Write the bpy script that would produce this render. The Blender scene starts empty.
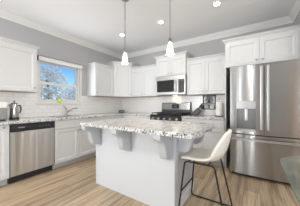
import bpy, bmesh, math, random
from mathutils import Vector, Matrix
random.seed(7)
S = bpy.context.scene
COL = S.collection
PI = math.pi

# ------------------------------------------------------------------ camera
cam = bpy.data.cameras.new('camera'); camo = bpy.data.objects.new('camera', cam); COL.objects.link(camo)
cam.sensor_width = 36; cam.lens = 157.449 / 300 * 36
cam.shift_y = (104.65 - 103) / 300
camo.location = (3.525, -3.737, 1.155)
camo.rotation_euler = (PI / 2, 0, math.radians(33.212))
cam.clip_start = 0.05
S.camera = camo

# ------------------------------------------------------------------ sky, exposure, daylight
S.view_settings.view_transform = 'Standard'
S.view_settings.look = 'None'
S.view_settings.gamma = 1
S.view_settings.use_curve_mapping = False
S.view_settings.exposure = 0.0
S.cycles.use_denoising = True
S.cycles.max_bounces = 10
S.cycles.diffuse_bounces = 6
S.cycles.sample_clamp_indirect = 6

W = bpy.data.worlds.new('sky'); S.world = W; W.use_nodes = True
wn = W.node_tree.nodes; wl = W.node_tree.links
wn.clear()
wo = wn.new('ShaderNodeOutputWorld'); wb = wn.new('ShaderNodeBackground')
tc = wn.new('ShaderNodeTexCoord'); sp = wn.new('ShaderNodeSeparateXYZ'); rp = wn.new('ShaderNodeValToRGB')
wl.new(tc.outputs['Generated'], sp.inputs[0]); wl.new(sp.outputs['Z'], rp.inputs[0])
wl.new(rp.outputs[0], wb.inputs[0]); wl.new(wb.outputs[0], wo.inputs[0])
rp.color_ramp.elements[0].position = 0.0; rp.color_ramp.elements[0].color = (0.78, 0.88, 0.97, 1)
rp.color_ramp.elements[1].position = 0.24; rp.color_ramp.elements[1].color = (0.07, 0.30, 0.80, 1)
e_ = rp.color_ramp.elements.new(.12); e_.color = (0.30, 0.60, 0.93, 1)
wb.inputs['Strength'].default_value = 1.25

def area(name, loc, rot, sx, sy, power, col=(1, 1, 1)):
    l = bpy.data.lights.new(name, 'AREA'); l.shape = 'RECTANGLE'; l.size = sx; l.size_y = sy
    l.energy = power; l.color = col
    o = bpy.data.objects.new(name, l); COL.objects.link(o); o.location = loc; o.rotation_euler = rot
    return o
# added area lamps at unseen rear and dining openings, filling in for daylight
UPT = PI / 2 + math.radians(30)
DAY = (.945, .98, 1)
area('added_fill_rear', (.62, -6.86, 1.35), (UPT + math.radians(14), 0, 0), 1.0, 1.9, 118, DAY)
area('added_streak_lamp', (2.10, -6.88, 1.2), (PI / 2, 0, 0), .13, 2.1, 14, DAY)  # this and the next: unseen slot lamps placed to streak the refrigerator steel
area('added_streak_lamp', (3.00, -6.88, 1.2), (PI / 2, 0, 0), .13, 2.1, 14, DAY)
area('added_fill_dining', (6.86, -3.6, 1.4), (PI / 2 + .18, 0, PI / 2), 2.2, 1.7, 50, DAY)
area('added_fill_dining', (6.86, -5.9, 1.4), (PI / 2 + .18, 0, PI / 2), 1.4, 1.7, 48, DAY)
area('daylight_sink_window', (0.06, -1.9, 1.62), (PI / 2, 0, -PI / 2), 0.7, 0.75, 9, (.92, .96, 1))
sun = bpy.data.lights.new('sun', 'SUN'); sun.energy = 3.5; sun.angle = .01; sun.color = (1, .95, .88)
suno = bpy.data.objects.new('sun', sun); COL.objects.link(suno); suno.rotation_euler = (-math.radians(38), 0, 0)

# ------------------------------------------------------------------ materials
def mat(name, col=(.8, .8, .8), rough=.5, metal=0., **k):
    m = bpy.data.materials.new(name); m.use_nodes = True
    b = m.node_tree.nodes['Principled BSDF']
    b.inputs['Base Color'].default_value = (*col, 1)
    b.inputs['Roughness'].default_value = rough; b.inputs['Metallic'].default_value = metal
    for kk, v in k.items(): b.inputs[kk].default_value = v
    return m
def N(m, t, **k):
    n = m.node_tree.nodes.new(t)
    for kk, v in k.items(): setattr(n, kk, v)
    return n
def L(m, a, b): m.node_tree.links.new(a, b)
def bsdf(m): return m.node_tree.nodes['Principled BSDF']
def coords(m, scale=(1, 1, 1), rot=(0, 0, 0)):
    t = N(m, 'ShaderNodeTexCoord'); mp = N(m, 'ShaderNodeMapping')
    mp.inputs['Scale'].default_value = scale; mp.inputs['Rotation'].default_value = rot
    L(m, t.outputs['Object'], mp.inputs[0]); return mp.outputs[0]
def ramp(m, src, stops, interp='LINEAR'):
    r = N(m, 'ShaderNodeValToRGB'); r.color_ramp.interpolation = interp
    e = r.color_ramp.elements
    while len(e) < len(stops): e.new(.5)
    for i, (p, c) in enumerate(stops): e[i].position = p; e[i].color = (*c, 1)
    L(m, src, r.inputs[0]); return r.outputs[0]
def noise(m, vec, scale, detail=3, rough=.5):
    n = N(m, 'ShaderNodeTexNoise'); n.inputs['Scale'].default_value = scale; n.inputs['Detail'].default_value = detail
    n.inputs['Roughness'].default_value = rough; L(m, vec, n.inputs['Vector']); return n.outputs['Fac']
def mixc(m, fac, a, b, mode='MIX'):
    x = N(m, 'ShaderNodeMix', data_type='RGBA', blend_type=mode)
    for s, v in ((x.inputs[0], fac), (x.inputs[6], a), (x.inputs[7], b)):
        if isinstance(v, (int, float)): s.default_value = v
        elif isinstance(v, tuple): s.default_value = (*v, 1)
        else: L(m, v, s)
    return x.outputs[2]
def bump(m, h, strength=.2, dist=.01):
    b = N(m, 'ShaderNodeBump'); b.inputs['Strength'].default_value = strength; b.inputs['Distance'].default_value = dist
    L(m, h, b.inputs['Height']); L(m, b.outputs[0], bsdf(m).inputs['Normal'])

M = {}
def paint(name, col, rough=.6):
    m = mat(name, col, rough); v = coords(m); n = noise(m, v, 90, 4)
    bump(m, n, .06, .002); M[name] = m; return m
paint('wall_paint', (.445, .445, .452), .8)
paint('ceiling_paint', (.84, .85, .865), .9)
paint('trim_paint', (.76, .755, .74), .45)
paint('cabinet_white', (.645, .655, .66), .38)
paint('island_white', (.66, .68, .705), .42)
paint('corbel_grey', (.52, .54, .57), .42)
M['cab_under'] = mat('raw_birch_underside', (.50, .36, .24), .6)
M['nickel'] = mat('brushed_nickel', (.36, .345, .32), .32, 1.)
M['chrome'] = mat('polished_steel', (.50, .50, .50), .18, 1.)
M['black'] = mat('black_plastic', (.015, .015, .017), .35)
M['black_gloss'] = mat('black_glass', (.012, .013, .015), .08)
M['black_metal'] = mat('black_powder_coat', (.012, .012, .013), .42)
M['iron'] = mat('cast_iron', (.02, .02, .022), .55)
M['kick_dark'] = mat('dark_kick_plate', (.02, .02, .022), .5)  # near-black finish of the appliance kick plates
M['kick_white'] = mat('kick_white', (.55, .55, .55), .5)

def brushed(name, key, rough, wave):
    m = mat(name, (.42, .418, .412) if rough < .3 else (.62, .61, .595), rough, 1.)
    n2 = noise(m, coords(m, (1, 1, .12 if wave < .5 else .05)), 6 if wave < .5 else 9, 1); bump(m, n2, wave, .02)
    bsdf(m).inputs['Anisotropic'].default_value = 1.0; bsdf(m).inputs['Anisotropic Rotation'].default_value = .25
    tg = N(m, 'ShaderNodeTangent', direction_type='RADIAL', axis='Z'); L(m, tg.outputs[0], bsdf(m).inputs['Tangent'])
    M[key] = m
brushed('brushed_stainless', 'steel', .24, .16)
brushed('coarse_brushed_stainless', 'steel_coarse', .31, .65)
M['steel_light'] = mat('satin_steel_trim', (.54, .535, .52), .30, 1.)
M['steel_dark'] = mat('dark_steel', (.20, .20, .205), .35, 1.)

# granite
m = mat('speckled_granite', (.6, .6, .6), .16); v = coords(m)
vo = N(m, 'ShaderNodeTexVoronoi'); vo.inputs['Scale'].default_value = 125; L(m, v, vo.inputs['Vector'])
sepc = N(m, 'ShaderNodeSeparateColor'); L(m, vo.outputs['Color'], sepc.inputs[0])
spk = ramp(m, sepc.outputs[0], [(0, (.02, .02, .022)), (.15, (.20, .20, .202)), (.26, (.48, .478, .475)), (.40, (.74, .735, .725)), (.64, (.86, .855, .845))], 'CONSTANT')
cl = noise(m, v, 14, 4, .6); clr = ramp(m, cl, [(.32, (.55, .55, .55)), (.48, (.93, .93, .93)), (.66, (1, 1, 1))])
gcol = mixc(m, 1.0, spk, clr, 'MULTIPLY'); L(m, gcol, bsdf(m).inputs['Base Color'])
M['granite'] = m

# floor planks run along the room's depth
m = mat('oak_look_planks', (.4, .3, .2), .38)
v = coords(m, (1, 1, 1), (0, 0, PI / 2))
br = N(m, 'ShaderNodeTexBrick'); br.offset = .37; br.inputs['Scale'].default_value = 1
br.inputs['Brick Width'].default_value = 1.25; br.inputs['Row Height'].default_value = .18
br.inputs['Mortar Size'].default_value = .0015; br.inputs['Bias'].default_value = 0
br.inputs['Color1'].default_value = (0, 0, 0, 1); br.inputs['Color2'].default_value = (1, 1, 1, 1); br.inputs['Mortar'].default_value = (.5, .5, .5, 1)
L(m, v, br.inputs['Vector'])
pc = ramp(m, br.outputs['Color'], [(0, (.36, .265, .175)), (.3, (.44, .33, .22)), (.6, (.52, .395, .265)), (.8, (.47, .36, .245)), (1, (.40, .30, .20))])
vg = coords(m, (1, .05, 1)); g1 = noise(m, vg, 42, 5, .65); g2 = noise(m, coords(m, (1, .045, 1)), 15, 3, .6)
gr = ramp(m, g1, [(.3, (.60, .57, .53)), (.52, (1, 1, 1)), (.75, (1.08, 1.08, 1.08))])
gr2 = ramp(m, g2, [(.36, (.50, .48, .46)), (.50, (.95, .95, .95)), (.64, (1.0, 1.0, 1.0))])
c1 = mixc(m, 1, pc, gr, 'MULTIPLY'); c2 = mixc(m, 1, c1, gr2, 'MULTIPLY'); c2 = mixc(m, 1, c2, (1.14, 1.14, 1.12), 'MULTIPLY')
c3 = mixc(m, br.outputs['Fac'], c2, (.14, .10, .07))
L(m, c3, bsdf(m).inputs['Base Color']); bump(m, g1, .08, .002)
M['floor'] = m

# subway tile, two orientations
def tile(name, rot):
    m = mat(name, (.8, .8, .79), .18)
    t = N(m, 'ShaderNodeTexCoord'); sx = N(m, 'ShaderNodeSeparateXYZ'); L(m, t.outputs['Object'], sx.inputs[0])
    cb = N(m, 'ShaderNodeCombineXYZ'); L(m, sx.outputs['Y' if rot else 'X'], cb.inputs[0]); L(m, sx.outputs['Z'], cb.inputs[1])
    b = N(m, 'ShaderNodeTexBrick'); b.inputs['Scale'].default_value = 1; b.inputs['Brick Width'].default_value = .152
    b.inputs['Row Height'].default_value = .0763; b.inputs['Mortar Size'].default_value = .0022
    b.inputs['Color1'].default_value = (.82, .81, .795, 1); b.inputs['Color2'].default_value = (.86, .85, .835, 1); b.inputs['Mortar'].default_value = (.62, .61, .60, 1)
    L(m, cb.outputs[0], b.inputs['Vector']); L(m, b.outputs['Color'], bsdf(m).inputs['Base Color'])
    iv = N(m, 'ShaderNodeMath', operation='SUBTRACT'); iv.inputs[0].default_value = 1; L(m, b.outputs['Fac'], iv.inputs[1])
    bump(m, iv.outputs[0], .35, .003); M[name] = m
tile('subway_tile_side', True); tile('subway_tile_back', False)

def glass(name, tint=(1, 1, 1), refl=.08):
    m = bpy.data.materials.new(name); m.use_nodes = True; nt = m.node_tree; nt.nodes.clear()
    o = nt.nodes.new('ShaderNodeOutputMaterial'); t = nt.nodes.new('ShaderNodeBsdfTransparent'); g = nt.nodes.new('ShaderNodeBsdfGlossy')
    x = nt.nodes.new('ShaderNodeMixShader'); lw = nt.nodes.new('ShaderNodeFresnel'); lw.inputs['IOR'].default_value = 1.3
    t.inputs[0].default_value = (*tint, 1); g.inputs['Roughness'].default_value = .03
    nt.links.new(lw.outputs[0], x.inputs[0]); nt.links.new(t.outputs[0], x.inputs[1]); nt.links.new(g.outputs[0], x.inputs[2]); nt.links.new(x.outputs[0], o.inputs[0])
    return m
M['window_glass'] = glass('window_glass')
M['cream_leather'] = mat('cream_leatherette', (.86, .825, .76), .5)
v = coords(M['cream_leather']); bump(M['cream_leather'], noise(M['cream_leather'], v, 220, 3), .12, .002)
M['wood_leg'] = mat('honey_oak', (.48, .27, .13), .4)
M['table_glass'] = mat('green_tinted_glass', (.55, .66, .60), .06)
bsdf(M['table_glass']).inputs['Transmission Weight'].default_value = .80
vv = coords(M['table_glass'], (1, .5, 1)); tgn = noise(M['table_glass'], vv, 7, 6, .7)
L(M['table_glass'], ramp(M['table_glass'], tgn, [(.3, (.22, .27, .23)), (.5, (.42, .48, .42)), (.65, (.66, .72, .66))]), bsdf(M['table_glass']).inputs['Base Color'])
M['glass_edge'] = mat('glass_edge', (.52, .66, .58), .12)
M['paper'] = mat('white_paper', (.86, .85, .83), .85)
M['lime'] = mat('lime_glaze', (.62, .72, .02), .25)
M['petal'] = mat('pale_petal', (.80, .72, .58), .7)
M['leaf_green'] = mat('stem_green', (.16, .30, .08), .6)
M['toaster_white'] = mat('white_enamel', (.82, .81, .79), .3)
M['plaque_white'] = mat('plaque_white', (.74, .73, .71), .6)
M['bark'] = mat('grey_bark', (.22, .19, .16), .9)
m = mat('frosted_leaves', (.6, .6, .5), .8); v = coords(m); L(m, ramp(m, noise(m, v, 6, 2), [(.3, (.55, .56, .52)), (.5, (.84, .78, .66)), (.7, (.95, .88, .74))]), bsdf(m).inputs['Base Color'])
M['leaves'] = m
M['siding'] = mat('white_siding', (.85, .86, .88), .7)
M['roof'] = mat('grey_shingle', (.45, .46, .48), .8)
M['ground'] = mat('pale_lawn', (.45, .46, .36), .95)
def emit(name, col, s):
    m = mat(name, col, .4); b = bsdf(m); b.inputs['Emission Color'].default_value = (*col, 1); b.inputs['Emission Strength'].default_value = s
    M[name] = m; return m
emit('lamp_lens', (1, .96, .90), 14)
emit('shade_glass', (1, .90, .76), .55)
emit('bulb', (1, .86, .66), 18)
emit('clock_digits', (.35, .55, .65), .10)
bsdf(M['clock_digits']).inputs['Base Color'].default_value = (.01, .01, .012, 1)
emit('hood_lamp', (1, .80, .55), 4)
M['steel_mid'] = mat('grey_steel_panel', (.36, .355, .35), .38, 1.)

# ------------------------------------------------------------------ mesh builder
class MB:
    def __init__(s): s.bm = bmesh.new()
    def _add(s, bm2, bevel=0, seg=2):
        if bevel:
            bmesh.ops.bevel(bm2, geom=bm2.edges[:], offset=bevel, segments=seg, affect='EDGES', profile=.7, clamp_overlap=True)
        me = bpy.data.meshes.new('tmp'); bm2.to_mesh(me); bm2.free(); s.bm.from_mesh(me); bpy.data.meshes.remove(me)
    def box(s, x0, x1, y0, y1, z0, z1, bevel=0):
        b = bmesh.new(); bmesh.ops.create_cube(b, size=1)
        for v in b.verts: v.co = Vector(((x0 + x1) / 2 + v.co.x * (x1 - x0), (y0 + y1) / 2 + v.co.y * (y1 - y0), (z0 + z1) / 2 + v.co.z * (z1 - z0)))
        s._add(b, bevel); return s
    def prism(s, pts, axis, a0, a1, bevel=0):
        # pts: 2D outline in the two other axes (in xyz order)
        b = bmesh.new()
        def mk(p, a):
            return {'x': (a, p[0], p[1]), 'y': (p[0], a, p[1]), 'z': (p[0], p[1], a)}[axis]
        v0 = [b.verts.new(mk(p, a0)) for p in pts]; v1 = [b.verts.new(mk(p, a1)) for p in pts]
        n = len(pts); b.faces.new(v0); b.faces.new(v1[::-1])
        for i in range(n): b.faces.new((v0[i], v0[(i + 1) % n], v1[(i + 1) % n], v1[i]))
        bmesh.ops.recalc_face_normals(b, faces=b.faces[:])
        s._add(b, bevel); return s
    def lathe(s, prof, c=(0, 0, 0), seg=24, axis='z', cap=True):
        b = bmesh.new(); rings = []
        for r, h in prof:
            ring = []
            for k in range(seg):
                a = 2 * PI * k / seg; p = (r * math.cos(a), r * math.sin(a))
                q = {'z': (p[0], p[1], h), 'y': (p[0], h, p[1]), 'x': (h, p[0], p[1])}[axis]
                ring.append(b.verts.new(Vector(q) + Vector(c)))
            rings.append(ring)
        for i in range(len(rings) - 1):
            for k in range(seg): b.faces.new((rings[i][k], rings[i][(k + 1) % seg], rings[i + 1][(k + 1) % seg], rings[i + 1][k]))
        if cap: b.faces.new(rings[0][::-1]); b.faces.new(rings[-1])
        bmesh.ops.recalc_face_normals(b, faces=b.faces[:]); s._add(b); return s
    def tube(s, path, r, seg=10):
        path = [Vector(p) for p in path]; b = bmesh.new(); rings = []; up = None
        rr = r if isinstance(r, (list, tuple)) else [r] * len(path)
        for i, p in enumerate(path):
            d = (path[min(i + 1, len(path) - 1)] - path[max(i - 1, 0)]).normalized()
            if up is None: up = d.orthogonal().normalized()
            up = (up - d * up.dot(d)).normalized(); w = d.cross(up)
            rings.append([b.verts.new(p + (up * math.cos(2 * PI * k / seg) + w * math.sin(2 * PI * k / seg)) * rr[i]) for k in range(seg)])
        for i in range(len(rings) - 1):
            for k in range(seg): b.faces.new((rings[i][k], rings[i][(k + 1) % seg], rings[i + 1][(k + 1) % seg], rings[i + 1][k]))
        b.faces.new(rings[0][::-1]); b.faces.new(rings[-1])
        bmesh.ops.recalc_face_normals(b, faces=b.faces[:]); s._add(b); return s
    def sweep(s, prof, p0, p1, n, m0=0, m1=0):
        # moulding: profile (d, z) swept from p0 to p1 (2D), n outward normal, m mitre at each end (+1 inner, -1 outer)
        p0 = Vector(p0); p1 = Vector(p1); n = Vector(n); a = (p1 - p0).normalized(); b = bmesh.new()
        r0 = []; r1 = []
        for d, z in prof:
            q = p0 + n * d + a * (d * m0); r0.append(b.verts.new((q.x, q.y, z)))
            q = p1 + n * d - a * (d * m1); r1.append(b.verts.new((q.x, q.y, z)))
        k = len(prof); b.faces.new(r0); b.faces.new(r1[::-1])
        for i in range(k): b.faces.new((r0[i], r0[(i + 1) % k], r1[(i + 1) % k], r1[i]))
        bmesh.ops.recalc_face_normals(b, faces=b.faces[:]); s._add(b); return s
    def build(s, name, material, parent=None, A=(1, 0), Nn=(0, 1), base=(0, 0, 0), smooth=False, kind=None):
        A = Vector((*A, 0)); Nv = Vector((*Nn, 0)); Z = Vector((0, 0, 1)); base = Vector(base)
        for v in s.bm.verts: v.co = A * v.co.x + Nv * v.co.y + Z * v.co.z - base
        bmesh.ops.recalc_face_normals(s.bm, faces=s.bm.faces[:])
        me = bpy.data.meshes.new(name); s.bm.to_mesh(me); s.bm.free()
        me.materials.append(material if not isinstance(material, str) else M[material])
        if smooth:
            for p in me.polygons: p.use_smooth = True
            me.set_sharp_from_angle(angle=math.radians(40))
        o = bpy.data.objects.new(name, me); COL.objects.link(o)
        if parent: o.parent = parent
        if kind: o['kind'] = kind
        return o

class Thing:
    """An Empty at the base; parts are built in a frame of width axis A, outward axis N."""
    def __init__(s, name, label, cat, loc, A=(1, 0), Nn=(0, 1), group=None):
        s.o = bpy.data.objects.new(name, None); s.o.empty_display_size = .05; COL.objects.link(s.o)
        s.o.location = loc; s.o['label'] = label; s.o['category'] = cat
        if group: s.o['group'] = group
        s.A = A; s.N = Nn
    def part(s, mb, name, material, parent=None, smooth=False, label=None):
        o = mb.build(name, material, parent or s.o, s.A, s.N, smooth=smooth)
        if label: o['label'] = label
        return o
def struct(mb, name, material, parent=None, **k):
    o = mb.build(name, material, parent, **k); o['kind'] = 'structure'; return o
def single(mb, name, material, label, cat, loc=(0, 0, 0), group=None, smooth=True, A=(1, 0), Nn=(0, 1)):
    o = mb.build(name, material, None, A, Nn, smooth=smooth); o.location = loc
    o['label'] = label; o['category'] = cat
    if group: o['group'] = group
    return o

# ------------------------------------------------------------------ the room
H = 2.715
XR = 4.135            # short return wall beside the refrigerator
XE, YS = 7.0, -7.0    # the dining side and the rear wall behind the camera
struct(MB().box(-.15, XE + .15, YS - .15, .15, -.1, 0), 'floor', 'floor')
struct(MB().box(-.15, XE + .15, YS - .15, .15, H, H + .1), 'ceiling', 'ceiling_paint')
WY0, WY1, WZ0, WZ1 = -2.365, -1.462, 1.185, 2.075
struct(MB().box(-.15, 0, YS, WY0, 0, H).box(-.15, 0, WY1, .15, 0, H).box(-.15, 0, WY0, WY1, 0, WZ0).box(-.15, 0, WY0, WY1, WZ1, H), 'wall_left', 'wall_paint')
struct(MB().box(0, XR, 0, .15, 0, H), 'wall_back', 'wall_paint')
struct(MB().box(XR, XE, -.95, .15, 0, H), 'wall_right', 'wall_paint')
# rear and dining walls out of view, openings placed to suit the added lamps
w = MB()
for a, b in ((-.15, .1), (1.15, 1.98), (2.22, 2.88), (3.12, 5.4), (6.4, XE + .15)): w.box(a, b, YS - .15, YS, 0, H)
w.box(.1, 1.15, YS - .15, YS, 0, .35)
for a, b in ((.1, 1.15), (1.98, 2.22), (2.88, 3.12)): w.box(a, b, YS - .15, YS, 2.35, H)
w.box(5.4, 6.4, YS - .15, YS, 2.1, H)
struct(w, 'wall_rear', 'wall_paint')
struct(MB().box(5.402, 6.398, YS - .10, YS - .05, .002, 2.098).box(5.55, 5.85, YS - .05, YS - .035, .2, .9).box(5.95, 6.25, YS - .05, YS - .035, .2, .9).box(5.55, 5.85, YS - .05, YS - .035, 1.05, 1.9).box(5.95, 6.25, YS - .05, YS - .035, 1.05, 1.9), 'reflection_door_1', 'wood_leg')  # unseen brown door, added for its reflection in the refrigerator
w = MB().box(XE, XE + .15, YS, -6.65, 0, H).box(XE, XE + .15, -5.15, -4.75, 0, H).box(XE, XE + .15, -2.45, -.95, 0, H)
for a, b in ((-6.65, -5.15), (-4.75, -2.45)): w.box(XE, XE + .15, a, b, 0, .5).box(XE, XE + .15, a, b, 2.3, H)
struct(w, 'wall_dining', 'wall_paint')

# crown mouldings
cp = [(0, H - .105), (.012, H - .105), (.016, H - .088), (.030, H - .07), (.055, H - .045), (.072, H - .022), (.078, H - .012), (.09, H - .010), (.09, H), (0, H)]
struct(MB().sweep(cp, (0, YS), (0, 0), (1, 0), 0, 1), 'trim_1', 'trim_paint')
struct(MB().sweep(cp, (0, 0), (XR, 0), (0, -1), 1, 1), 'trim_2', 'trim_paint')
struct(MB().sweep(cp, (XR, 0), (XR, -.95), (-1, 0), 1, -1).sweep(cp, (XR, -.95), (XE, -.95), (0, -1), -1, 0), 'trim_3', 'trim_paint')

# backsplash
TZ0, TZ1 = .9145, 1.371
struct(MB().box(.0, .008, -3.6, WY0 - .03, TZ0, TZ1).box(0, .008, WY1 + .03, -.0005, TZ0, TZ1).box(0, .008, WY0 - .03, WY1 + .03, TZ0, WZ0 - .03), 'trim_4', 'subway_tile_side')
struct(MB().box(.0085, 3.098, -.008, 0, TZ0, TZ1).box(1.5145, 2.2755, -.008, 0, TZ1, 1.386), 'trim_5', 'subway_tile_back')

# window over the sink
wroot = bpy.data.objects.new('window_1', None); COL.objects.link(wroot); wroot['kind'] = 'structure'
wroot.location = (0, (WY0 + WY1) / 2, WZ0); wb_ = wroot.location
def wpart(mb, name, material, parent=wroot):
    o = mb.build(name, material, parent, base=wb_ if parent is wroot else wb_); o['kind'] = 'structure'; return o
f = MB()
def ring(f, x0, x1, y0, y1, z0, z1, t, tb=None):
    tb = tb or t
    f.box(x0, x1, y0, y0 + t, z0, z1, .003).box(x0, x1, y1 - t, y1, z0, z1, .003).box(x0, x1, y0 + t, y1 - t, z0, z0 + tb, .003).box(x0, x1, y0 + t, y1 - t, z1 - t, z1, .003)
ring(f, -.12, -.015, WY0, WY1, WZ0, WZ1, .045)
wpart(f, 'window_frame', 'trim_paint')
f = MB(); ring(f, .0, .016, WY0 - .03, WY1 + .03, WZ0 - .03, WZ1 + .03, .032); wpart(f, 'window_casing', 'trim_paint')
zm = 1.59
f = MB(); ring(f, -.095, -.06, WY0 + .046, WY1 - .046, WZ0 + .046, zm + .018, .034); lo = wpart(f, 'lower_sash', 'trim_paint')
f = MB(); ring(f, -.115, -.09, WY0 + .046, WY1 - .046, zm + .019, WZ1 - .046, .022); up = wpart(f, 'upper_sash', 'trim_paint')
wpart(MB().box(-.08, -.076, WY0 + .08, WY1 - .08, WZ0 + .08, zm - .016), 'window_pane', 'window_glass')
wpart(MB().box(-.104, -.100, WY0 + .068, WY1 - .068, zm + .041, WZ1 - .068), 'window_pane', 'window_glass')
wpart(MB().box(-.055, .03, WY0 - .045, WY1 + .045, WZ0 - .018, WZ0 + .006, .004), 'window_sill', 'trim_paint')
t = Thing('roller_blind', 'white roller blind rolled up in its cassette at the top of the sink window', 'blind', (0.022, WY0 - .02, WZ1 - .055), (0, 1), (1, 0))
wl_ = WY1 - WY0 + .04
t.part(MB().prism([(0, 0), (.05, 0), (.062, .02), (.062, .07), (.05, .082), (0, .082)], 'x', .006, wl_ - .006), 'cassette', 'trim_paint')
for xe in (0, wl_ - .006): t.part(MB().box(xe, xe + .006, 0, .064, -.002, .084, .001), 'end_cap', 'steel_dark')
t.part(MB().box(.01, wl_ - .01, .005, .058, .083, .089), 'top_rail', 'steel_dark')

# ------------------------------------------------------------------ outside the sink window
struct(MB().box(-40, -.16, -30, 30, -.9, -.7), 'ground_outside', 'ground')
def tree(x, y, h, r, label, n=1500):
    t = Thing('frosted_tree', label, 'tree', (x, y, -.7), group='trees outside the window')
    tr = MB(); tr.tube([(0, 0, 0), (.05, .03, h * .35), (-.02, .06, h * .6), (.03, 0, h * .92)], [.11, .08, .05, .015], 8)
    for k in range(9):
        a = k * 2.4; z = h * (.38 + .05 * k); q = r * .75 * (1 - .06 * k)
        tr.tube([(0, .03, z), (q * .5 * math.cos(a), q * .5 * math.sin(a), z + .25), (q * math.cos(a), q * math.sin(a), z + .55)], [.04, .025, .008], 6)
    t.part(tr, 'trunk', 'bark', smooth=True)
    c = MB()
    for i in range(n):
        while True:
            p = Vector((random.uniform(-1, 1), random.uniform(-1, 1), random.uniform(-1, 1)))
            if .25 < p.length < 1: break
        p = Vector((p.x * r, p.y * r, h * .66 + p.z * h * .36))
        s = random.uniform(.05, .12)
        b = bmesh.new(); bmesh.ops.create_icosphere(b, subdivisions=1, radius=s)
        sc = Vector((random.uniform(.5, 1.2), random.uniform(.5, 1.2), random.uniform(.25, .7)))
        for vv in b.verts: vv.co = Vector((vv.co.x * sc.x, vv.co.y * sc.y, vv.co.z * sc.z)) + p
        c._add(b)
    t.part(c, 'crown', 'leaves')
tree(-7.5, -.5, 4.6, 1.4, 'pale leafy tree seen through the left half of the window')
tree(-9.5, 2.0, 4.9, 1.4, 'pale leafy tree in the middle of the window view', 1500)
tree(-11.5, 5.6, 3.9, 1.2, 'low pale bush-like tree at the right side of the window view', 900)
t = Thing('garden_shed', 'white house corner low behind the trees outside the window', 'house', (-13, -.8, -.7))
t.part(MB().box(-2, 2, -1.9, 2.1, 0, 2.35), 'wall', 'siding')
t.part(MB().prism([(-2.1, 2.36), (2.3, 2.36), (.1, 3.0)], 'x', -2.2, 2.2), 'roof', 'roof')

# ------------------------------------------------------------------ cabinets
def shaker(x0, x1, y0, z0, z1, rail=.058, th=.02):
    mb = MB(); g = .002
    x0 += g; x1 -= g; z0 += g; z1 -= g
    mb.box(x0 + rail - .004, x1 - rail + .004, y0, y0 + th * .35, z0 + rail - .004, z1 - rail + .004)
    mb.box(x0, x0 + rail, y0, y0 + th, z0, z1, .0015).box(x1 - rail, x1, y0, y0 + th, z0, z1, .0015)
    mb.box(x0 + rail, x1 - rail, y0, y0 + th, z0, z0 + rail, .0015).box(x0 + rail, x1 - rail, y0, y0 + th, z1 - rail, z1, .0015)
    e = .018; xa, xb, za, zb = x0 + rail, x1 - rail, z0 + rail, z1 - rail; yb, yf = y0 + th * .3, y0 + th - .0015
    mb.prism([(xa, yb), (xa, yf), (xa + e, yb)], 'z', za, zb).prism([(xb, yb), (xb, yf), (xb - e, yb)], 'z', za, zb)
    mb.prism([(yb, za), (yf, za), (yb, za + e)], 'x', xa, xb).prism([(yb, zb), (yf, zb), (yb, zb - e)], 'x', xa, xb)
    return mb
def slab(x0, x1, y0, z0, z1, th=.02):
    return MB().box(x0 + .0015, x1 - .0015, y0, y0 + th, z0 + .0015, z1 - .0015, .002)
def knob(x, y, z):
    return MB().lathe([(.006, 0), (.006, .012), (.013, .016), (.015, .022), (.012, .027), (.001, .028)], (x, y, z), 14, 'y')
ub = .313
KN = []
def crown_prof(z0, h=.055, p=.042):
    return [(-.012, z0 - .012), (.004, z0 - .012), (.006, z0 + .006), (.016, z0 + .018), (p - .010, z0 + h - .018), (p, z0 + h - .014), (p, z0 + h), (-.012, z0 + h)]
def upper(name, label, loc, A, Nn, wdt, z0, z1, doors, depth=ub, sides=(1, 1), knobz=.06, group='white shaker wall cabinets'):
    """doors: list of (x0, x1, knob side 'l'/'r'); loc at floor level under the cabinet's left rear corner"""
    t = Thing(name, label, 'cabinet', (loc[0], loc[1], z0), A, Nn, group)
    h = z1 - z0
    t.part(MB().box(0.001, wdt - .001, 0.0015, depth, .003, h), 'carcass', 'cabinet_white')
    t.part(MB().box(.018, wdt - .018, .018, depth - .006, 0, .003), 'underside', 'cab_under', label='bare birch underside')
    for d in doors:
        x0, x1, side = d
        dr = t.part(shaker(x0, x1, depth + .001, .004, h - .012), 'door', 'cabinet_white')
        kx = x0 + .04 if side == 'l' else x1 - .04
        t.part(knob(kx, depth + .021, knobz), 'knob', 'nickel', dr, True, 'brushed nickel knob')
    pr = crown_prof(h); D = depth + .012
    c = MB().sweep(pr, (0.001, D), (wdt - .001, D), (0, 1), -1 if sides[0] else 0, -1 if sides[1] else 0)
    if sides[0]: c.sweep(pr, (0.001, 0.002), (0.001, D), (-1, 0), 0, -1)
    if sides[1]: c.sweep(pr, (wdt - .001, 0.002), (wdt - .001, D), (1, 0), 0, -1)
    c.box(.013, wdt - .013, .002, D, h, h + .012)
    t.part(c, 'crown_moulding', 'cabinet_white')
    return t
LA, LN = (0, 1), (1, 0)      # left wall frame
BA, BN = (1, 0), (0, -1)     # back wall frame
Z0 = 1.373; ZT = 2.118; ZD = 2.275
upper('wall_cabinet', 'white single-door wall cabinet above the toaster and kettle, left of the window', (0, -3.115), LA, LN, .611, Z0, ZT, [(0, .611, 'r')], sides=(0, 1), knobz=.075)
DC = .667
upper('wall_cabinet', 'white single-door wall cabinet between the window and the taller corner cabinet', (0, -1.275), LA, LN, -DC + 1.275 - .001, Z0, ZT, [(0, -DC + 1.275 - .001, 'l')], sides=(1, 0), knobz=.075)
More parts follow.
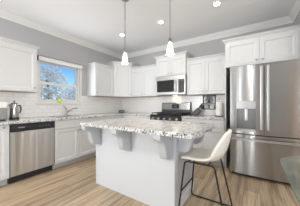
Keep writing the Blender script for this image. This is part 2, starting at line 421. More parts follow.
# diagonal corner cabinet
t = Thing('corner_wall_cabinet', 'tall white diagonal wall cabinet in the room corner', 'cabinet', (0.0015, -.0015, Z0), (1, 0), (0, -1), 'white shaker wall cabinets')
hh = ZD - Z0
foot = [(0, 0), (DC, 0), (DC, ub), (ub, DC), (0, DC)]
t.part(MB().prism(foot, 'z', .003, hh), 'carcass', 'cabinet_white')
t.part(MB().prism([(.02, .02), (DC - .02, .02), (DC - .02, ub - .01), (ub - .01, DC - .02), (.02, DC - .02)], 'z', 0, .003), 'underside', 'cab_under', label='bare birch underside')
s2 = math.sqrt(.5)
# door built in a diagonal frame whose origin is the left end of the diagonal face
def diag(mb):
    for v in mb.bm.verts:
        x, y, z = v.co; v.co = (ub + x * s2 + y * s2, DC - x * s2 + y * s2, z)
    return mb
dw = (DC - ub) / s2
dr = t.part(diag(shaker(.012, dw - .012, .001, .004, hh - .012)), 'door', 'cabinet_white')
t.part(diag(knob(dw - .045, .021, .075)), 'knob', 'nickel', dr, True, 'brushed nickel knob')
pr = crown_prof(hh)
nd = (s2, s2); q = math.tan(PI / 8)
c = MB().sweep(pr, (ub + .008, DC + .008), (DC + .008, ub + .008), nd, -q, -q)
c.sweep(pr, (0, DC), (ub + .008, DC), (0, 1), 0, -q).sweep(pr, (DC, 0), (DC, ub + .008), (1, 0), 0, -q)
c.prism([(.0, .0), (DC - .013, 0), (DC - .013, ub), (ub, DC - .013), (0, DC - .013)], 'z', hh, hh + .012)
t.part(c, 'crown_moulding', 'cabinet_white')
XM0, XM1, XB1 = 1.514, 2.276, 3.079
wd = XM0 - DC - .002
upper('wall_cabinet', 'white double-door wall cabinet between the corner cabinet and the microwave', (DC + .001, 0), BA, BN, wd, Z0, ZT, [(0.0, wd / 2, 'r'), (wd / 2, wd, 'l')], sides=(0, 0), knobz=.06)
wd = XM1 - XM0
upper('wall_cabinet', 'short white double-door wall cabinet directly above the microwave', (XM0, 0), BA, BN, wd, 1.835, ZD, [(0, wd / 2, 'r'), (wd / 2, wd, 'l')], depth=.37, knobz=.05)
wd = XB1 - XM1 - .001
upper('wall_cabinet', 'white double-door wall cabinet between the microwave and the refrigerator, above the knife block', (XM1 + .001, 0), BA, BN, wd, Z0, ZT, [(0, wd / 2, 'r'), (wd / 2, wd, 'l')], sides=(0, 0), knobz=.06)
# cabinet over the refrigerator and its side panel
FX0, FX1 = 3.118, 4.128
upper('fridge_top_cabinet', 'deep white double-door cabinet above the refrigerator', (FX0 - .018, 0), BA, BN, FX1 - FX0 + .018, 1.815, 2.25, [(.018, .018 + .495, 'r'), (.513, .513 + .477, 'l')], depth=.615, sides=(1, 0), knobz=.07)
t = Thing('fridge_side_panel', 'tall white end panel standing left of the refrigerator', 'panel', (3.1, -.001, 0), BA, BN)
t.part(MB().box(0, .019, 0, .615, 0, 1.813, .001), 'panel_board', 'cabinet_white')

# base cabinets
bd = .605; BZ0, BZ1 = .10, .874
def basecab(name, label, loc, A, Nn, wdt, fronts, hollow=False):
    """fronts: (kind, x0, x1, z0, z1, knobs)"""
    t = Thing(name, label, 'cabinet', (loc[0], loc[1], 0), A, Nn, 'white shaker base cabinets')
    cc = MB()
    if hollow: cc.box(.001, .019, .0015, bd, BZ0, BZ1).box(wdt - .019, wdt - .001, .0015, bd, BZ0, BZ1).box(.019, wdt - .019, .0015, .01, BZ0, BZ1).box(.019, wdt - .019, bd - .018, bd, BZ0, BZ1).box(.019, wdt - .019, .01, bd - .018, BZ0, BZ0 + .018)
    else: cc.box(.001, wdt - .001, .0015, bd, BZ0, BZ1)
    t.part(cc, 'carcass', 'cabinet_white')
    t.part(MB().box(.001, wdt - .001, .02, .535, 0, BZ0 - .0005), 'kick_board', 'kick_white')
    for kind, x0, x1, z0, z1, ks in fronts:
        p = t.part((shaker if kind == 'door' else slab)(x0, x1, bd + .001, z0, z1), kind, 'cabinet_white')
        for kx, kz in ks: t.part(knob(kx, bd + .021, kz), 'knob', 'nickel', p, True, 'brushed nickel knob')
    return t
ZL, ZH = .112, .868
DY0, DY1 = -2.953, -2.348
basecab('base_cabinet', 'white base cabinet under the toaster, left of the dishwasher', (0, -3.42), LA, LN, -2.957 + 3.42, [('door', 0, .463, ZL, ZH, [(.40, .835)])])
w2 = .914
basecab('sink_base_cabinet', 'white double-door sink base cabinet below the faucet, right of the dishwasher', (0, DY1 + .003), LA, LN, w2, [('drawer_front', 0, w2, .72, ZH, []), ('door', 0, w2 / 2, ZL, .712, [(w2 / 2 - .03, .655)]), ('door', w2 / 2, w2, ZL, .712, [(w2 / 2 + .03, .655)])], hollow=True)
y0 = DY1 + .003 + w2 + .002
w3 = -.632 - y0
basecab('base_cabinet', 'white base cabinet with drawer right of the sink base, running into the corner', (0, y0), LA, LN, w3, [('drawer', 0, w3, .72, ZH, [(w3 / 2, .795)]), ('door', 0, w3, ZL, .712, [(.04, .655)])])
xb0 = .002
w4 = XM0 - .004 - xb0
basecab('corner_base_cabinet', 'white base cabinet on the back wall left of the gas range', (xb0, 0), BA, BN, w4, [('drawer', .632, w4, .72, ZH, [((.632 + w4) / 2, .795)]), ('door', .632, (w4 + .632) / 2, ZL, .712, [((w4 + .632) / 2 - .03, .655)]), ('door', (w4 + .632) / 2, w4, ZL, .712, [((w4 + .632) / 2 + .03, .655)])])
w5 = 3.098 - XM1 - .004
basecab('base_cabinet', 'white base cabinet with drawers between the gas range and the refrigerator', (XM1 + .003, 0), BA, BN, w5, [('drawer', 0, w5 / 2, .72, ZH, [(w5 / 4, .795)]), ('drawer', w5 / 2, w5, .72, ZH, [(w5 * .75, .795)]), ('door', 0, w5 / 2, ZL, .712, [(w5 / 2 - .03, .655)]), ('door', w5 / 2, w5, ZL, .712, [(w5 / 2 + .03, .655)])])

# worktops
CZ0, CZ1 = .8755, .9135
c = MB(); SY0, SY1, SX0, SX1 = -2.28, -1.50, .14, .53
c.box(.001, .647, -3.46, SY0, CZ0, CZ1, .003).box(.001, SX0, SY0, SY1, CZ0, CZ1).box(SX1, .647, SY0, SY1, CZ0, CZ1).box(.001, .647, SY1, -.001, CZ0, CZ1, .003).box(.647, XM0 - .003, -.647, -.001, CZ0, CZ1, .003)
single(c, 'granite_worktop', 'granite', 'L-shaped speckled granite worktop with the sink, along the window wall into the corner', 'worktop', group='granite worktops', smooth=False)
single(MB().box(XM1 + .003, 3.099, -.647, -.001, CZ0, CZ1, .003), 'granite_worktop', 'granite', 'short speckled granite worktop between the gas range and the refrigerator', 'worktop', group='granite worktops', smooth=False)
t = Thing('undermount_sink', 'stainless undermount sink set in the granite below the window', 'sink', (.335, -1.89, CZ0 - .2))
ww, dd = (SX1 - SX0) / 2 + .008, (SY1 - SY0) / 2 + .008
b = MB(); b.box(-ww, ww, -dd, dd, 0, .004).box(-ww, -ww + .006, -dd, dd, 0, .199).box(ww - .006, ww, -dd, dd, 0, .199).box(-ww, ww, -dd, -dd + .006, 0, .199).box(-ww, ww, dd - .006, dd, 0, .199)
t.part(b, 'basin', 'chrome'); t.part(MB().lathe([(.04, .004), (.04, .008), (.03, .008)], (0, 0, 0), 20), 'drain', 'steel_dark')

# faucet
t = Thing('kitchen_faucet', 'brushed steel single-lever faucet behind the sink', 'faucet', (.075, -1.84, CZ1 + .001))
t.part(MB().lathe([(.03, 0), (.03, .008), (.024, .014), (.021, .05), (.022, .10), (.020, .13), (.017, .14)], seg=20), 'body', 'nickel', smooth=True)
t.part(MB().tube([(0, 0, .06), (.03, .04, .10), (.08, .10, .155), (.115, .145, .17), (.128, .162, .165), (.134, .168, .145)], [.017, .016, .015, .016, .017, .018], 12), 'spout', 'nickel', smooth=True)
t.part(MB().tube([(0, 0, .13), (.004, -.01, .165), (.008, -.035, .19), (.01, -.075, .215)], [.016, .012, .008, .007], 10), 'lever', 'nickel', smooth=True)

# ------------------------------------------------------------------ dishwasher
t = Thing('dishwasher', 'stainless dishwasher with a black control strip, under the left worktop', 'dishwasher', (0, DY0, 0), LA, LN)
wd = DY1 - DY0
t.part(MB().box(.006, wd - .006, .05, .60, .09, .868), 'tub_body', 'black')
t.part(MB().box(.004, wd - .004, .601, .632, .115, .755, .005), 'door_panel', 'steel_coarse', label='brushed stainless door')
cpn = t.part(MB().prism([(.601, .758), (.636, .758), (.640, .80), (.636, .866), (.601, .866)], 'x', .004, wd - .004), 'control_panel', 'black', label='black control strip')
t.part(MB().box(.09, .17, .6385, .640, .81, .822), 'logo_strip', 'steel_light', cpn)
for k in range(4): t.part(MB().box(.36 + k * .045, .385 + k * .045, .6385, .6405, .806, .818, .001), 'button', 'steel_dark', cpn)
t.part(MB().box(.2, .34, .6375, .6415, .845, .858, .002), 'pocket_handle', 'black_gloss', cpn)
t.part(MB().box(.004, wd - .004, .5, .555, .003, .112), 'kick_plate', 'kick_dark')

# ------------------------------------------------------------------ gas range
t = Thing('gas_range', 'stainless gas range with black grates between the back worktops', 'stove', (XM0 + .001, -.009, 0), BA, BN)
wd = XM1 - XM0 - .002
t.part(MB().box(0.001, wd - .001, .001, .62, .06, .90), 'range_body', 'steel_dark')
t.part(MB().box(0.001, wd - .001, .02, .56, 0, .06), 'kick_plate', 'kick_dark')
ct = t.part(MB().box(0, wd, .0, .655, .9005, .93, .004), 'cooktop', 'black_gloss')
t.part(MB().box(.005, wd - .005, .621, .668, .79, .899, .006), 'control_front', 'black')
for k in range(5):
    x = .09 + k * (wd - .18) / 4
    kn = t.part(MB().lathe([(.026, .668), (.026, .676), (.021, .680), (.019, .705), (.015, .709)], (x, 0, .845), 18, 'y'), 'burner_knob', 'steel_light', smooth=True)
    t.part(MB().box(x - .002, x + .002, .709, .7105, .847, .863), 'pointer', 'black', kn)
od = t.part(MB().box(.005, wd - .005, .621, .66, .24, .782, .006), 'oven_door', 'steel')
t.part(MB().box(.12, wd - .12, .6595, .662, .34, .66, .002), 'oven_window', 'black_gloss', od)
t.part(MB().tube([(.06, .661, .735), (.06, .70, .735), (.08, .712, .735), (wd - .08, .712, .735), (wd - .06, .70, .735), (wd - .06, .661, .735)], .011, 10), 'handle', 'steel_light', od, True)
t.part(MB().box(.005, wd - .005, .621, .655, .07, .232, .006), 'storage_drawer', 'steel')
bg = t.part(MB().prism([(.005, .93), (.085, .93), (.085, .975), (.06, 1.19), (.05, 1.205), (.005, 1.205)], 'x', 0, wd), 'backguard', 'steel')
t.part(MB().prism([(.0862, .94), (.0862, .976), (.0795, 1.035), (.078, 1.035), (.083, .94)], 'x', .004, wd - .004), 'vent_strip', 'black', bg)
t.part(MB().prism([(.0775, 1.06), (.0655, 1.165), (.060, 1.165), (.070, 1.06)], 'x', .285, wd - .285), 'display', 'black_gloss', bg)
t.part(MB().prism([(.0750, 1.092), (.0705, 1.13), (.066, 1.13), (.070, 1.092)], 'x', .34, .42), 'clock_digits', 'clock_digits', bg)
for xa, xb in ((-.004, .010), (wd - .010, wd + .004)): t.part(MB().prism([(.087, .931), (.087, .976), (.061, 1.196), (.05, 1.209), (.004, 1.209), (.004, .931)], 'x', xa, xb), 'end_trim', 'black', bg)
for (bx, by, r) in ((.16, .20, .045), (.16, .48, .055), (wd - .16, .20, .045), (wd - .16, .48, .055), (wd / 2, .34, .05)):
    t.part(MB().lathe([(r + .02, .931), (r + .015, .938), (r, .94), (r, .952), (r - .008, .956)], (bx, by, 0), 20), 'burner', 'iron', smooth=True)
for gx0, gx1 in ((.02, .262), (.264, .496), (.498, .74)):
    g = MB(); z0, z1 = .958, .972; wgt = .011
    g.box(gx0, gx1, .095, .095 + wgt, z0, z1).box(gx0, gx1, .60, .60 + wgt, z0, z1).box(gx0, gx0 + wgt, .095, .611, z0, z1).box(gx1 - wgt, gx1, .095, .611, z0, z1)
    g.box((gx0 + gx1) / 2 - .005, (gx0 + gx1) / 2 + .005, .1, .606, z0, z1)
    for yy in (.2, .34, .48): g.box(gx0, gx1, yy - .005, yy + .005, z0, z1)
    for cx_ in (gx0, gx1 - wgt):
        for cy_ in (.095, .60): g.box(cx_, cx_ + wgt, cy_, cy_ + wgt, .9305, z0)
    t.part(g, 'grate', 'iron')

# ------------------------------------------------------------------ microwave
t = Thing('microwave', 'stainless over-the-range microwave with a dark window', 'microwave', (XM0 + .003, -.001, 1.392), BA, BN)
wd = XM1 - XM0 - .006; hm = .438
t.part(MB().box(0, wd, .0, .375, 0, hm, .003), 'housing', 'black')
t.part(MB().box(0, wd, .376, .398, hm - .072, hm, .003), 'vent_trim', 'steel_light')
d = t.part(MB().box(0, .575, .376, .40, .0, hm - .074, .004), 'door', 'steel_light')
t.part(MB().box(.03, .485, .3995, .403, .062, hm - .098, .002), 'window', 'black_gloss', d, label='dark glass window')
t.part(MB().tube([(.53, .401, .055), (.53, .43, .06), (.53, .446, .09), (.53, .452, .19), (.53, .446, .28), (.53, .43, .31), (.53, .401, .315)], .012, 10), 'handle', 'steel_light', d, True)
cpn = t.part(MB().box(.577, wd, .376, .40, 0, hm - .074, .004), 'control_panel', 'steel_light')
t.part(MB().box(.59, wd - .02, .3995, .402, .03, hm - .10, .002), 'keypad', 'black', cpn, label='black keypad')
t.part(MB().box(.605, wd - .04, .4015, .403, .29, .32), 'clock_digits', 'clock_digits', cpn)
t.part(MB().box(.03, wd - .03, .05, .35, -.004, 0), 'underside_vent', 'steel_dark')
t.part(MB().box(wd / 2 - .06, wd / 2 + .06, .08, .13, -.0065, -.0042), 'hood_lamp', 'hood_lamp')
l = bpy.data.lights.new('hood_lamp_light', 'AREA'); l.shape = 'RECTANGLE'; l.size = .12; l.size_y = .05; l.energy = .35; l.color = (1, .80, .56)
lo = bpy.data.objects.new('hood_lamp_light', l); COL.objects.link(lo); lo.parent = t.o; lo.location = (wd / 2, -.105, -.008)

# ------------------------------------------------------------------ refrigerator
FL, FR, FM = 3.205, 4.112, 3.668
t = Thing('refrigerator', 'stainless french-door refrigerator with water dispenser and bottom freezer drawer', 'refrigerator', (0, 0, 0), (1, 0), (0, 1))
t.part(MB().box(FL, FR, -.735, -.03, .03, 1.765, .004), 'cabinet_shell', 'steel_dark')
t.part(MB().box(FL + .02, FR - .02, -.74, -.60, 0, .05), 'base_grille', 'black')
def fy(x): return -.804 - .024 * (1 - ((x - FM) / .46) ** 2)
def curved(mb, x0, x1, z0, z1, yb=-.742, off=0, n=8, bev=0):
    pts = [(x0 + (x1 - x0) * i / n, fy(x0 + (x1 - x0) * i / n) + off) for i in range(n + 1)]
    return mb.prism(pts + [(x1, yb), (x0, yb)], 'z', z0, z1, bev)
DZ0, DZ1 = .692, 1.775
dx0, dx1, dz0, dz1 = 3.300, 3.560, .735, 1.215
d = MB(); curved(d, FL, dx0, DZ0, DZ1); curved(d, dx1, FM - .003, DZ0, DZ1); curved(d, dx0, dx1, DZ0, dz0); curved(d, dx0, dx1, dz1, DZ1); d.box(dx0, dx1, -.752, -.742, dz0, dz1)
ld = t.part(d, 'door', 'steel')
rd = t.part(curved(MB(), FM + .003, FR, DZ0, DZ1, n=12), 'door', 'steel')
fz = t.part(curved(MB(), FL, FR, .05, .676, n=16), 'freezer_drawer', 'steel')
# dispenser
dp = t.part(curved(MB(), dx0 + .002, dx1 - .002, 1.09, dz1 - .002, yb=-.76, off=-.004), 'dispenser_panel', 'steel_mid', ld)
dz = t.part(MB().box(dx0 + .002, dx1 - .002, -.765, -.753, .77, 1.089).box(dx0 + .002, dx0 + .008, -.812, -.765, .77, 1.089).box(dx1 - .008, dx1 - .002, -.82, -.765, .77, 1.089), 'dispenser_recess', 'steel_dark', ld)
t.part(curved(MB(), dx0 + .002, dx1 - .002, dz0 + .001, .769, yb=-.754, off=-.006), 'drip_tray', 'steel_light', ld)
t.part(MB().box(3.415, 3.455, -.80, -.768, .90, 1.085, .006), 'dispenser_paddle', 'steel_light', ld)
def vhandle(x, par):
    y = fy(x)
    h = MB().box(x - .014, x + .014, y - .058, y - .040, .775, 1.735, .006)
    h.box(x - .010, x + .010, y - .045, y + .004, .80, .84).box(x - .010, x + .010, y - .045, y + .004, 1.67, 1.71)
    t.part(h, 'handle', 'steel_light', par)
vhandle(FM - .040, ld); vhandle(FM + .040, rd)
h = MB(); pts = []
for i in range(17):
    x = FL + .03 + (FR - FL - .06) * i / 16; pts.append((x, fy(x) - .048))
pts2 = [(x, y - .016) for x, y in pts][::-1]
h.prism(pts + pts2, 'z', .598, .628); h.box(FL + .06, FL + .085, -.86, fy(FL + .07) + .004, .60, .626).box(FR - .085, FR - .06, -.86, fy(FR - .07) + .004, .60, .626)
t.part(h, 'handle', 'steel_light', fz)

# ------------------------------------------------------------------ kitchen island
IX0, IX1, IY0, IY1 = 1.60, 2.840, -2.232, -1.62
t = Thing('kitchen_island', 'white kitchen island base with scrolled corbels in the middle of the floor', 'island', ((IX0 + IX1) / 2, (IY0 + IY1) / 2, 0))
ox, oy = (IX0 + IX1) / 2, (IY0 + IY1) / 2
hx, hy = (IX1 - IX0) / 2, (IY1 - IY0) / 2
t.part(MB().box(-hx, hx, -hy, hy, 0, .875, .002), 'island_body', 'island_white')
b = MB(); bp = .012
b.box(hx, hx + bp, -hy - bp, hy + bp, 0, .10, .003)
t.part(b, 'baseboard', 'trim_paint')
t.part(MB().box(-hx - .006, -hx + .035, -hy - .006, -hy - .0005, 0, .874, .001), 'corner_trim', 'island_white')
t.part(MB().box(hx - .045, hx + .006, -hy - .006, -hy - .0005, 0, .874, .001).box(hx + .0005, hx + .006, -hy - .0005, -hy + .05, .101, .874, .001), 'corner_trim', 'island_white')
def corbel_prof():
    # (projection, z) from the top outwards and back down
    P = [(0, .874), (.238, .874), (.238, .842), (.233, .825), (.221, .812), (.200, .806), (.180, .800), (.160, .788), (.146, .770), (.137, .745), (.131, .715), (.126, .685), (.119, .655), (.108, .630), (.092, .612), (.070, .602), (.045, .598), (0, .598)]
    return P
CP = corbel_prof()
def corbel(cx_, cy_, axis):
    # axis 'f': projects to -Y from the front face; 'r': projects to +X from the right face
    w = .038; mb = MB()
    if axis == 'f':
        pts = [(cy_ - .014 - p, z) for p, z in CP]; mb.prism(pts, 'x', cx_ - w, cx_ + w)
        mb.box(cx_ - w - .014, cx_ + w + .014, cy_ - .013, cy_ - .0005, .575, .874, .003)
        for s in (-1, 1): mb.prism([(cy_ - .0155 - p * .93, .874 - (.874 - z) * .95) for p, z in CP], 'x', cx_ + s * (w + .004) - .002, cx_ + s * (w + .004) + .002)
    else:
        K = .80; pts = [(cx_ + .014 + p, .874 - (.874 - z) * K) for p, z in CP]; mb.prism(pts, 'y', cy_ - w, cy_ + w)
        mb.box(cx_ + .0005, cx_ + .013, cy_ - w - .014, cy_ + w + .014, .64, .874, .003)
        for s in (-1, 1): mb.prism([(cx_ + .0155 + p * .93, .874 - (.874 - z) * .95 * K) for p, z in CP], 'y', cy_ + s * (w + .004) - .002, cy_ + s * (w + .004) + .002)
    return mb
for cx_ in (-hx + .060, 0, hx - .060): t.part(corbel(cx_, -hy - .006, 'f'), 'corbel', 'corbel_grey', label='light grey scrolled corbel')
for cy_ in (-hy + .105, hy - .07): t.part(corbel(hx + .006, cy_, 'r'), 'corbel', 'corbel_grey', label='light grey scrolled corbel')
# island worktop with rounded corners
def rrect(x0, x1, y0, y1, r, n=6):
    P = []
    for cx_, cy_, a0 in ((x1 - r, y1 - r, 0), (x0 + r, y1 - r, PI / 2), (x0 + r, y0 + r, PI), (x1 - r, y0 + r, 1.5 * PI)):
        for k in range(n + 1):
            a = a0 + k / n * PI / 2; P.append((cx_ + r * math.cos(a), cy_ + r * math.sin(a)))
    return P
single(MB().prism(rrect(1.567, 3.112, -2.492, -1.575, .045), 'z', .8755, .9135, .003), 'island_worktop', 'granite', 'large speckled granite slab overhanging the white island', 'worktop', group='granite worktops', smooth=False)

# ------------------------------------------------------------------ pendants and recessed lights
def pendant(x, y, label):
    zb = 1.765
    t = Thing('pendant_light', label, 'lamp', (x, y, zb), group='glass pendants over the island')
    pf = [(.046, 0), (.0455, .03), (.040, .07), (.031, .105), (.023, .135), (.020, .15), (.017, .15), (.020, .134), (.028, .102), (.037, .068), (.0425, .03), (.043, 0)]
    sh = t.part(MB().lathe(pf + [pf[0]], seg=28, cap=False), 'lamp_shade', 'shade_glass', smooth=True, label='frosted glass bell shade')
    t.part(MB().lathe([(.004, .05), (.018, .06), (.022, .08), (.014, .105), (.010, .13)], seg=16), 'bulb', 'bulb', smooth=True)
    t.part(MB().lathe([(.023, .149), (.025, .155), (.022, .185), (.012, .2), (.006, .205)], seg=20), 'socket_cap', 'nickel', smooth=True)
    t.part(MB().tube([(0, 0, .2), (0, 0, .62)], .0055, 8), 'stem', 'nickel', smooth=True)
    ch = MB()
    z = .625; k = 0
    while z < H - zb - .04:
        a = (k % 2) * PI / 2; pts = []
        for i in range(13):
            b = 2 * PI * i / 12; dx = .009 * math.cos(b); pts.append((dx * math.cos(a), dx * math.sin(a), z + .018 + .02 * math.sin(b)))
        ch.tube(pts, .0028, 6); z += .034; k += 1
    t.part(ch, 'chain', 'nickel', smooth=True)
    t.part(MB().lathe([(.012, H - zb - .04), (.02, H - zb - .03), (.058, H - zb - .014), (.06, H - zb - .001)], seg=24), 'ceiling_canopy', 'nickel', smooth=True)
    l = bpy.data.lights.new('pendant_bulb', 'POINT'); l.energy = 8; l.color = (1, .86, .68); l.shadow_soft_size = .04
    lo = bpy.data.objects.new('pendant_bulb', l); COL.objects.link(lo); lo.parent = t.o; lo.location = (0, 0, -.03)
pendant(1.948, -2.0, 'glass pendant lamp over the left half of the island')
pendant(2.679, -2.0, 'glass pendant lamp over the right half of the island, nearer the stool')
def downlight(x, y, label, power=2.5):
    t = Thing('recessed_downlight', label, 'ceiling light', (x, y, H), group='recessed ceiling lights')
    t.part(MB().lathe([(.07, -.001), (.069, -.006), (.046, -.008), (.044, -.001)], seg=28), 'trim_ring', 'trim_paint', smooth=True)
    t.part(MB().lathe([(.043, -.004), (.043, -.0085), (.02, -.009)], seg=28), 'lens', 'lamp_lens', smooth=True)
    l = bpy.data.lights.new('downlight_lamp', 'AREA'); l.shape = 'DISK'; l.size = .11; l.energy = power; l.color = (1, .93, .84)
    lo = bpy.data.objects.new('downlight_lamp', l); COL.objects.link(lo); lo.parent = t.o; lo.location = (0, 0, -.012)
downlight(1.082, -1.14, 'glowing recessed ceiling light nearest the room corner')
downlight(2.074, -1.14, 'glowing recessed ceiling light above the front of the gas range')
downlight(3.057, -1.14, 'glowing recessed ceiling light nearest the refrigerator')
for x, y in ((1.08, -4.3), (3.06, -4.3), (5.0, -2.6)): downlight(x, y, 'unseen recessed ceiling light added to brighten the room', 12)  # extra downlights out of view, added to light the floor and fronts

# ------------------------------------------------------------------ bar stool
sx, sy = 3.06, -1.975
t = Thing('bar_stool', 'cream upholstered bucket bar stool with black metal legs at the island end', 'stool', (sx, sy, 0))
# profile of the shell: (x, z, half width, side lift)
prof = [(-.166, .572, .165, 0), (-.176, .585, .185, .002), (-.158, .598, .2, .006), (-.08, .594, .207, .014), (0, .588, .21, .022), (.08, .586, .21, .035), (.14, .594, .21, .055), (.185, .618, .208, .075), (.215, .66, .203, .085), (.238, .72, .195, .08), (.255, .79, .18, .06), (.266, .85, .16, .035), (.27, .885, .135, .015), (.27, .893, .125, .01)]
b = bmesh.new(); rows = []; nt_ = 12
for i, (px, pz, hw, lift) in enumerate(prof):
    a = prof[max(i - 1, 0)]; c_ = prof[min(i + 1, len(prof) - 1)]
    tx, tz = c_[0] - a[0], c_[1] - a[1]; ln = math.hypot(tx, tz); nx, nz = -tz / ln, tx / ln
    row = []
    for k in range(nt_ + 1):
        s = -1 + 2 * k / nt_; u = abs(s) ** 2.6
        # wings wrap forward where the back rises
        row.append(b.verts.new((px + nx * lift * u, hw * s, pz + nz * lift * u)))
    rows.append(row)
for i in range(len(rows) - 1):
    for k in range(nt_): b.faces.new((rows[i][k], rows[i][k + 1], rows[i + 1][k + 1], rows[i + 1][k]))
bmesh.ops.recalc_face_normals(b, faces=b.faces[:])
mb = MB(); mb._add(b)
shell = t.part(mb, 'seat_shell', 'cream_leather', smooth=True)
for mod in (('SOLIDIFY', None), ('SUBSURF', None)):
    md = shell.modifiers.new(mod[0].lower(), mod[0])
    if mod[0] == 'SOLIDIFY': md.thickness = .030; md.offset = 0
    else: md.levels = 2; md.render_levels = 2
# side sled frames: front leg, floor bar, rear leg as one bent tube
def bend(pts, r=.03, n=5):
    P = [Vector(p) for p in pts]; out = [P[0]]
    for i in range(1, len(P) - 1):
        a = (P[i - 1] - P[i]).normalized(); c_ = (P[i + 1] - P[i]).normalized()
        p0 = P[i] + a * r; p1 = P[i] + c_ * r
        for k in range(n + 1):
            q = k / n; out.append(p0 * (1 - q) ** 2 + P[i] * 2 * q * (1 - q) + p1 * q * q)
    out.append(P[-1]); return out
for s in (-1, 1):
    yt, yb_ = s * .165, s * .215
    t.part(MB().tube(bend([(.0, yt, .560), (-.14, yt, .560), (-.195, yb_, .0095), (.272, yb_, .0095), (.155, yt, .560), (.0, yt, .560)], .035), .009, 10), 'leg_frame', 'black_metal', smooth=True)
t.part(MB().tube([(-.172, -.194, .24), (-.172, .194, .24)], .008, 10), 'footrest', 'black_metal', smooth=True)
for xx in (-.1, .1): t.part(MB().tube([(xx, -.165, .560), (xx, .165, .560)], .008, 8), 'seat_bracket', 'black_metal', smooth=True)

# ------------------------------------------------------------------ dining table corner
t = Thing('glass_dining_table', 'dining table with green-tinted glass top and wooden legs, cut by the frame edge', 'table', (4.28, -2.75, 0))
tx0, tx1, ty0, ty1 = -.595, .6, -1.0, .75
t.part(MB().prism(rrect(tx0, tx1, ty0, ty1, .30, 10), 'z', .738, .75, .003), 'tabletop', 'table_glass')
for a, b_ in ((-1, 1), (1, 1), (-1, -1), (1, -1)):
    x0 = (tx0 if a < 0 else tx1) - a * .11; y0_ = (ty1 if b_ > 0 else ty0) - b_ * .2
    t.part(MB().tube([(x0, y0_, .737), (x0 - a * .0, y0_, .68), (x0 - a * .03, y0_ - b_ * .03, .5), (x0 - a * .10, y0_ - b_ * .10, .25), (x0 - a * .10, y0_ - b_ * .10, 0)], [.03, .028, .026, .024, .022], 12), 'leg', 'wood_leg', smooth=True)
t.part(MB().tube([(tx0 + .22, ty0 + .3, .25), (tx1 - .22, ty1 - .3, .25)], .018, 10).tube([(tx1 - .22, ty0 + .3, .25), (tx0 + .22, ty1 - .3, .25)], .018, 10), 'stretcher', 'wood_leg', smooth=True)

# ------------------------------------------------------------------ small things on the worktops
z = CZ1 + .001
t = Thing('kettle', 'tall stainless electric kettle with black handle beside the toaster', 'kettle', (.30, -2.812, z))
t.part(MB().lathe([(.062, 0), (.064, .006), (.064, .036), (.058, .042)], seg=28), 'power_base', 'black', smooth=True)
t.part(MB().lathe([(.058, .043), (.060, .055), (.056, .15), (.050, .235), (.048, .245)], seg=28), 'body', 'chrome', smooth=True)
t.part(MB().lathe([(.048, .2455), (.045, .262), (.026, .270), (.010, .272), (.009, .286), (.014, .294), (.010, .304), (.002, .306)], seg=24), 'lid', 'steel_dark', smooth=True)
t.part(MB().tube([(.015, .044, .225), (.02, .070, .228), (.022, .080, .20), (.022, .080, .14), (.018, .066, .10)], [.011, .012, .011, .011, .009], 10), 'handle', 'black', smooth=True)
t.part(MB().prism([(-.046, .18), (-.078, .243), (-.046, .243)], 'x', -.018, .018), 'spout', 'chrome')
t = Thing('toaster', 'white toaster on the worktop at the left end, beside the kettle', 'toaster', (.30, -3.06, z))
t.part(MB().box(-.12, .12, -.135, .135, .012, .275, .022), 'housing', 'steel_mid')
t.part(MB().box(-.122, .122, -.137, .137, .185, .285, .02), 'top_shell', 'toaster_white')
for xx in (-.05, .02): t.part(MB().box(xx, xx + .03, -.10, .10, .284, .2865), 'slot', 'black')
t.part(MB().box(-.10, .10, -.12, .12, 0, .014), 'foot_base', 'black')
t = Thing('radio_box', 'small black box-shaped speaker in the back corner of the worktop', 'speaker', (.13, -.15, z), (s2, s2), (s2, -s2))
t.part(MB().box(-.085, .085, -.035, .035, 0, .068, .008), 'case', 'black')
t.part(MB().box(-.07, .07, .0345, .037, .018, .034, .001), 'front_strip', 'steel_dark')
# window sill flower
t = Thing('bud_vase', 'round lime-yellow bud vase with pale flowers on the window sill', 'vase', (.003, -1.948, WZ0 + .007))
t.part(MB().lathe([(.018, 0), (.035, .012), (.043, .037), (.036, .062), (.016, .076), (.014, .084)], seg=20), 'pot', 'lime', smooth=True)
st = MB(); fl = MB()
for k in range(5):
    a = k * 1.3; e = Vector((.012 * math.cos(a), .03 * math.sin(a), .13 + .018 * (k % 3)))
    st.tube([(0, 0, .07), (e.x * .5, e.y * .5, .105), e], .0018, 6)
    fl.lathe([(.002, 0), (.014, .008), (.017, .018), (.006, .026)], tuple(e), 8)
t.part(st, 'stem', 'leaf_green'); t.part(fl, 'flower', 'petal', smooth=True)
# knife block
kbx, kby = 2.42, -.20
t = Thing('knife_block', 'black slanted knife block right of the gas range', 'knife block', (kbx, kby, z))
ang = math.radians(52)
ux, uz = math.cos(ang), math.sin(ang)      # slot direction, leaning to the right
def kb(a, b): return (a * ux - b * uz, a * uz + b * ux)
pts = [(-.085, 0), (.06, 0)] + [kb(.17, -.055), kb(.19, .045)] + [kb(.06, .07)]
t.part(MB().prism(pts, 'y', -.055, .055, .003), 'block', 'black', smooth=False)
for r_ in range(3):
    for c_ in range(2):
        off = -.033 + r_ * .032; yy = -.028 + c_ * .054
        p = Vector((kbx, kby + yy, z)) + Vector((kb(.192, off)[0], 0, kb(.192, off)[1]))
        kk = Thing('kitchen_knife', 'black-handled kitchen knife standing in the slanted knife block', 'knife', p, group='knives in the block')
        d_ = Vector((ux, 0, uz)); q_ = .085 + .012 * r_
        kk.part(MB().tube([d_ * .004, d_ * .02], [.006, .007], 8), 'bolster', 'chrome')
        kk.part(MB().tube([d_ * .02, d_ * .05, d_ * q_, d_ * (q_ + .012)], [.009, .0105, .010, .007], 8), 'handle', 'black', smooth=True)
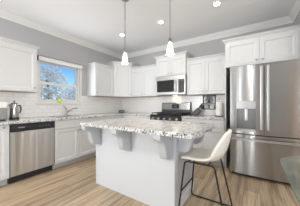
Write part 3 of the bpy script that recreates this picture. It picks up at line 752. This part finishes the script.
# ornate plaque on the tile
t = Thing('scroll_plaque', 'dark ornate iron scroll panel hanging on the tile above the right worktop', 'wall decoration', (2.692, -.0085, 1.045), BA, BN)
pw, ph = .140, .318
t.part(MB().box(-pw + .012, pw - .012, .002, .005, .012, ph - .012), 'backing', 'steel_dark', label='dark backing board')
for s in (-1, 1):
    t.part(MB().prism([(s * .06 + .046 * math.cos(k * PI / 9), .085 + .046 * math.sin(k * PI / 9)) for k in range(10)] + [(s * .06 - .046, .024), (s * .06 + .046, .024)], 'y', .0052, .009), 'arched_inlay', 'plaque_white', label='pale arched inlay')
fr = MB(); fr.box(-pw, -pw + .022, 0, .016, 0, ph, .002).box(pw - .022, pw, 0, .016, 0, ph, .002).box(-pw + .022, pw - .022, 0, .016, ph - .022, ph, .002).box(-pw + .022, pw - .022, 0, .016, 0, .018, .002)
t.part(fr, 'frame', 'iron')
def spiral(cx_, cz_, r, turns, a0, sgn, y=.010):
    P = []
    for i in range(26):
        q = i / 25; a = a0 + sgn * q * turns * 2 * PI; rr = r * (1 - .8 * q); P.append((cx_ + rr * math.cos(a), y, cz_ + rr * math.sin(a)))
    return P
sc = MB()
for s in (-1, 1):
    sc.tube(spiral(s * .06, .255, .045, 1.5, PI / 2, s), .007, 6); sc.tube(spiral(s * .055, .175, .045, 1.5, -PI / 2, -s), .007, 6)
    sc.tube([(s * .11, .01, .21), (s * .06, .01, .215), (0, .01, .29)], .007, 6); sc.tube([(0, .01, .215), (s * .05, .01, .13), (s * .112, .01, .14)], .008, 6)
    sc.tube([(s * .112, .01, .02), (s * .108, .01, .08), (s * .06, .01, .125), (s * .01, .01, .08), (s * .006, .01, .02)], .006, 6)
sc.lathe([(.028, .004), (.03, .014), (.01, .019)], (0, 0, .205), 14, 'y')
sc.tube([(0, .010, .02), (0, .010, .29)], .007, 6)
t.part(sc, 'scrollwork', 'iron', smooth=True)
# paper towels
px, py = 2.93, -.20
t = Thing('paper_towel_holder', 'upright paper towel holder with black base beside the refrigerator panel', 'holder', (px, py, z))
t.part(MB().lathe([(.075, 0), (.077, .006), (.072, .012)], seg=28), 'base', 'black', smooth=True)
t.part(MB().tube([(0, 0, .011), (0, 0, .33)], .006, 8), 'post', 'chrome', smooth=True)
t.part(MB().lathe([(.006, .33), (.014, .338), (.016, .35), (.010, .362), (.001, .365)], seg=14), 'finial', 'chrome', smooth=True)
single(MB().lathe([(.019, 0), (.062, 0), (.063, .005), (.063, .275), (.062, .28), (.019, .28), (.019, 0)], seg=28, cap=False), 'paper_towel_roll', 'paper', 'white roll of paper towels upright on the holder', 'paper towel', (px, py, z + .0135))
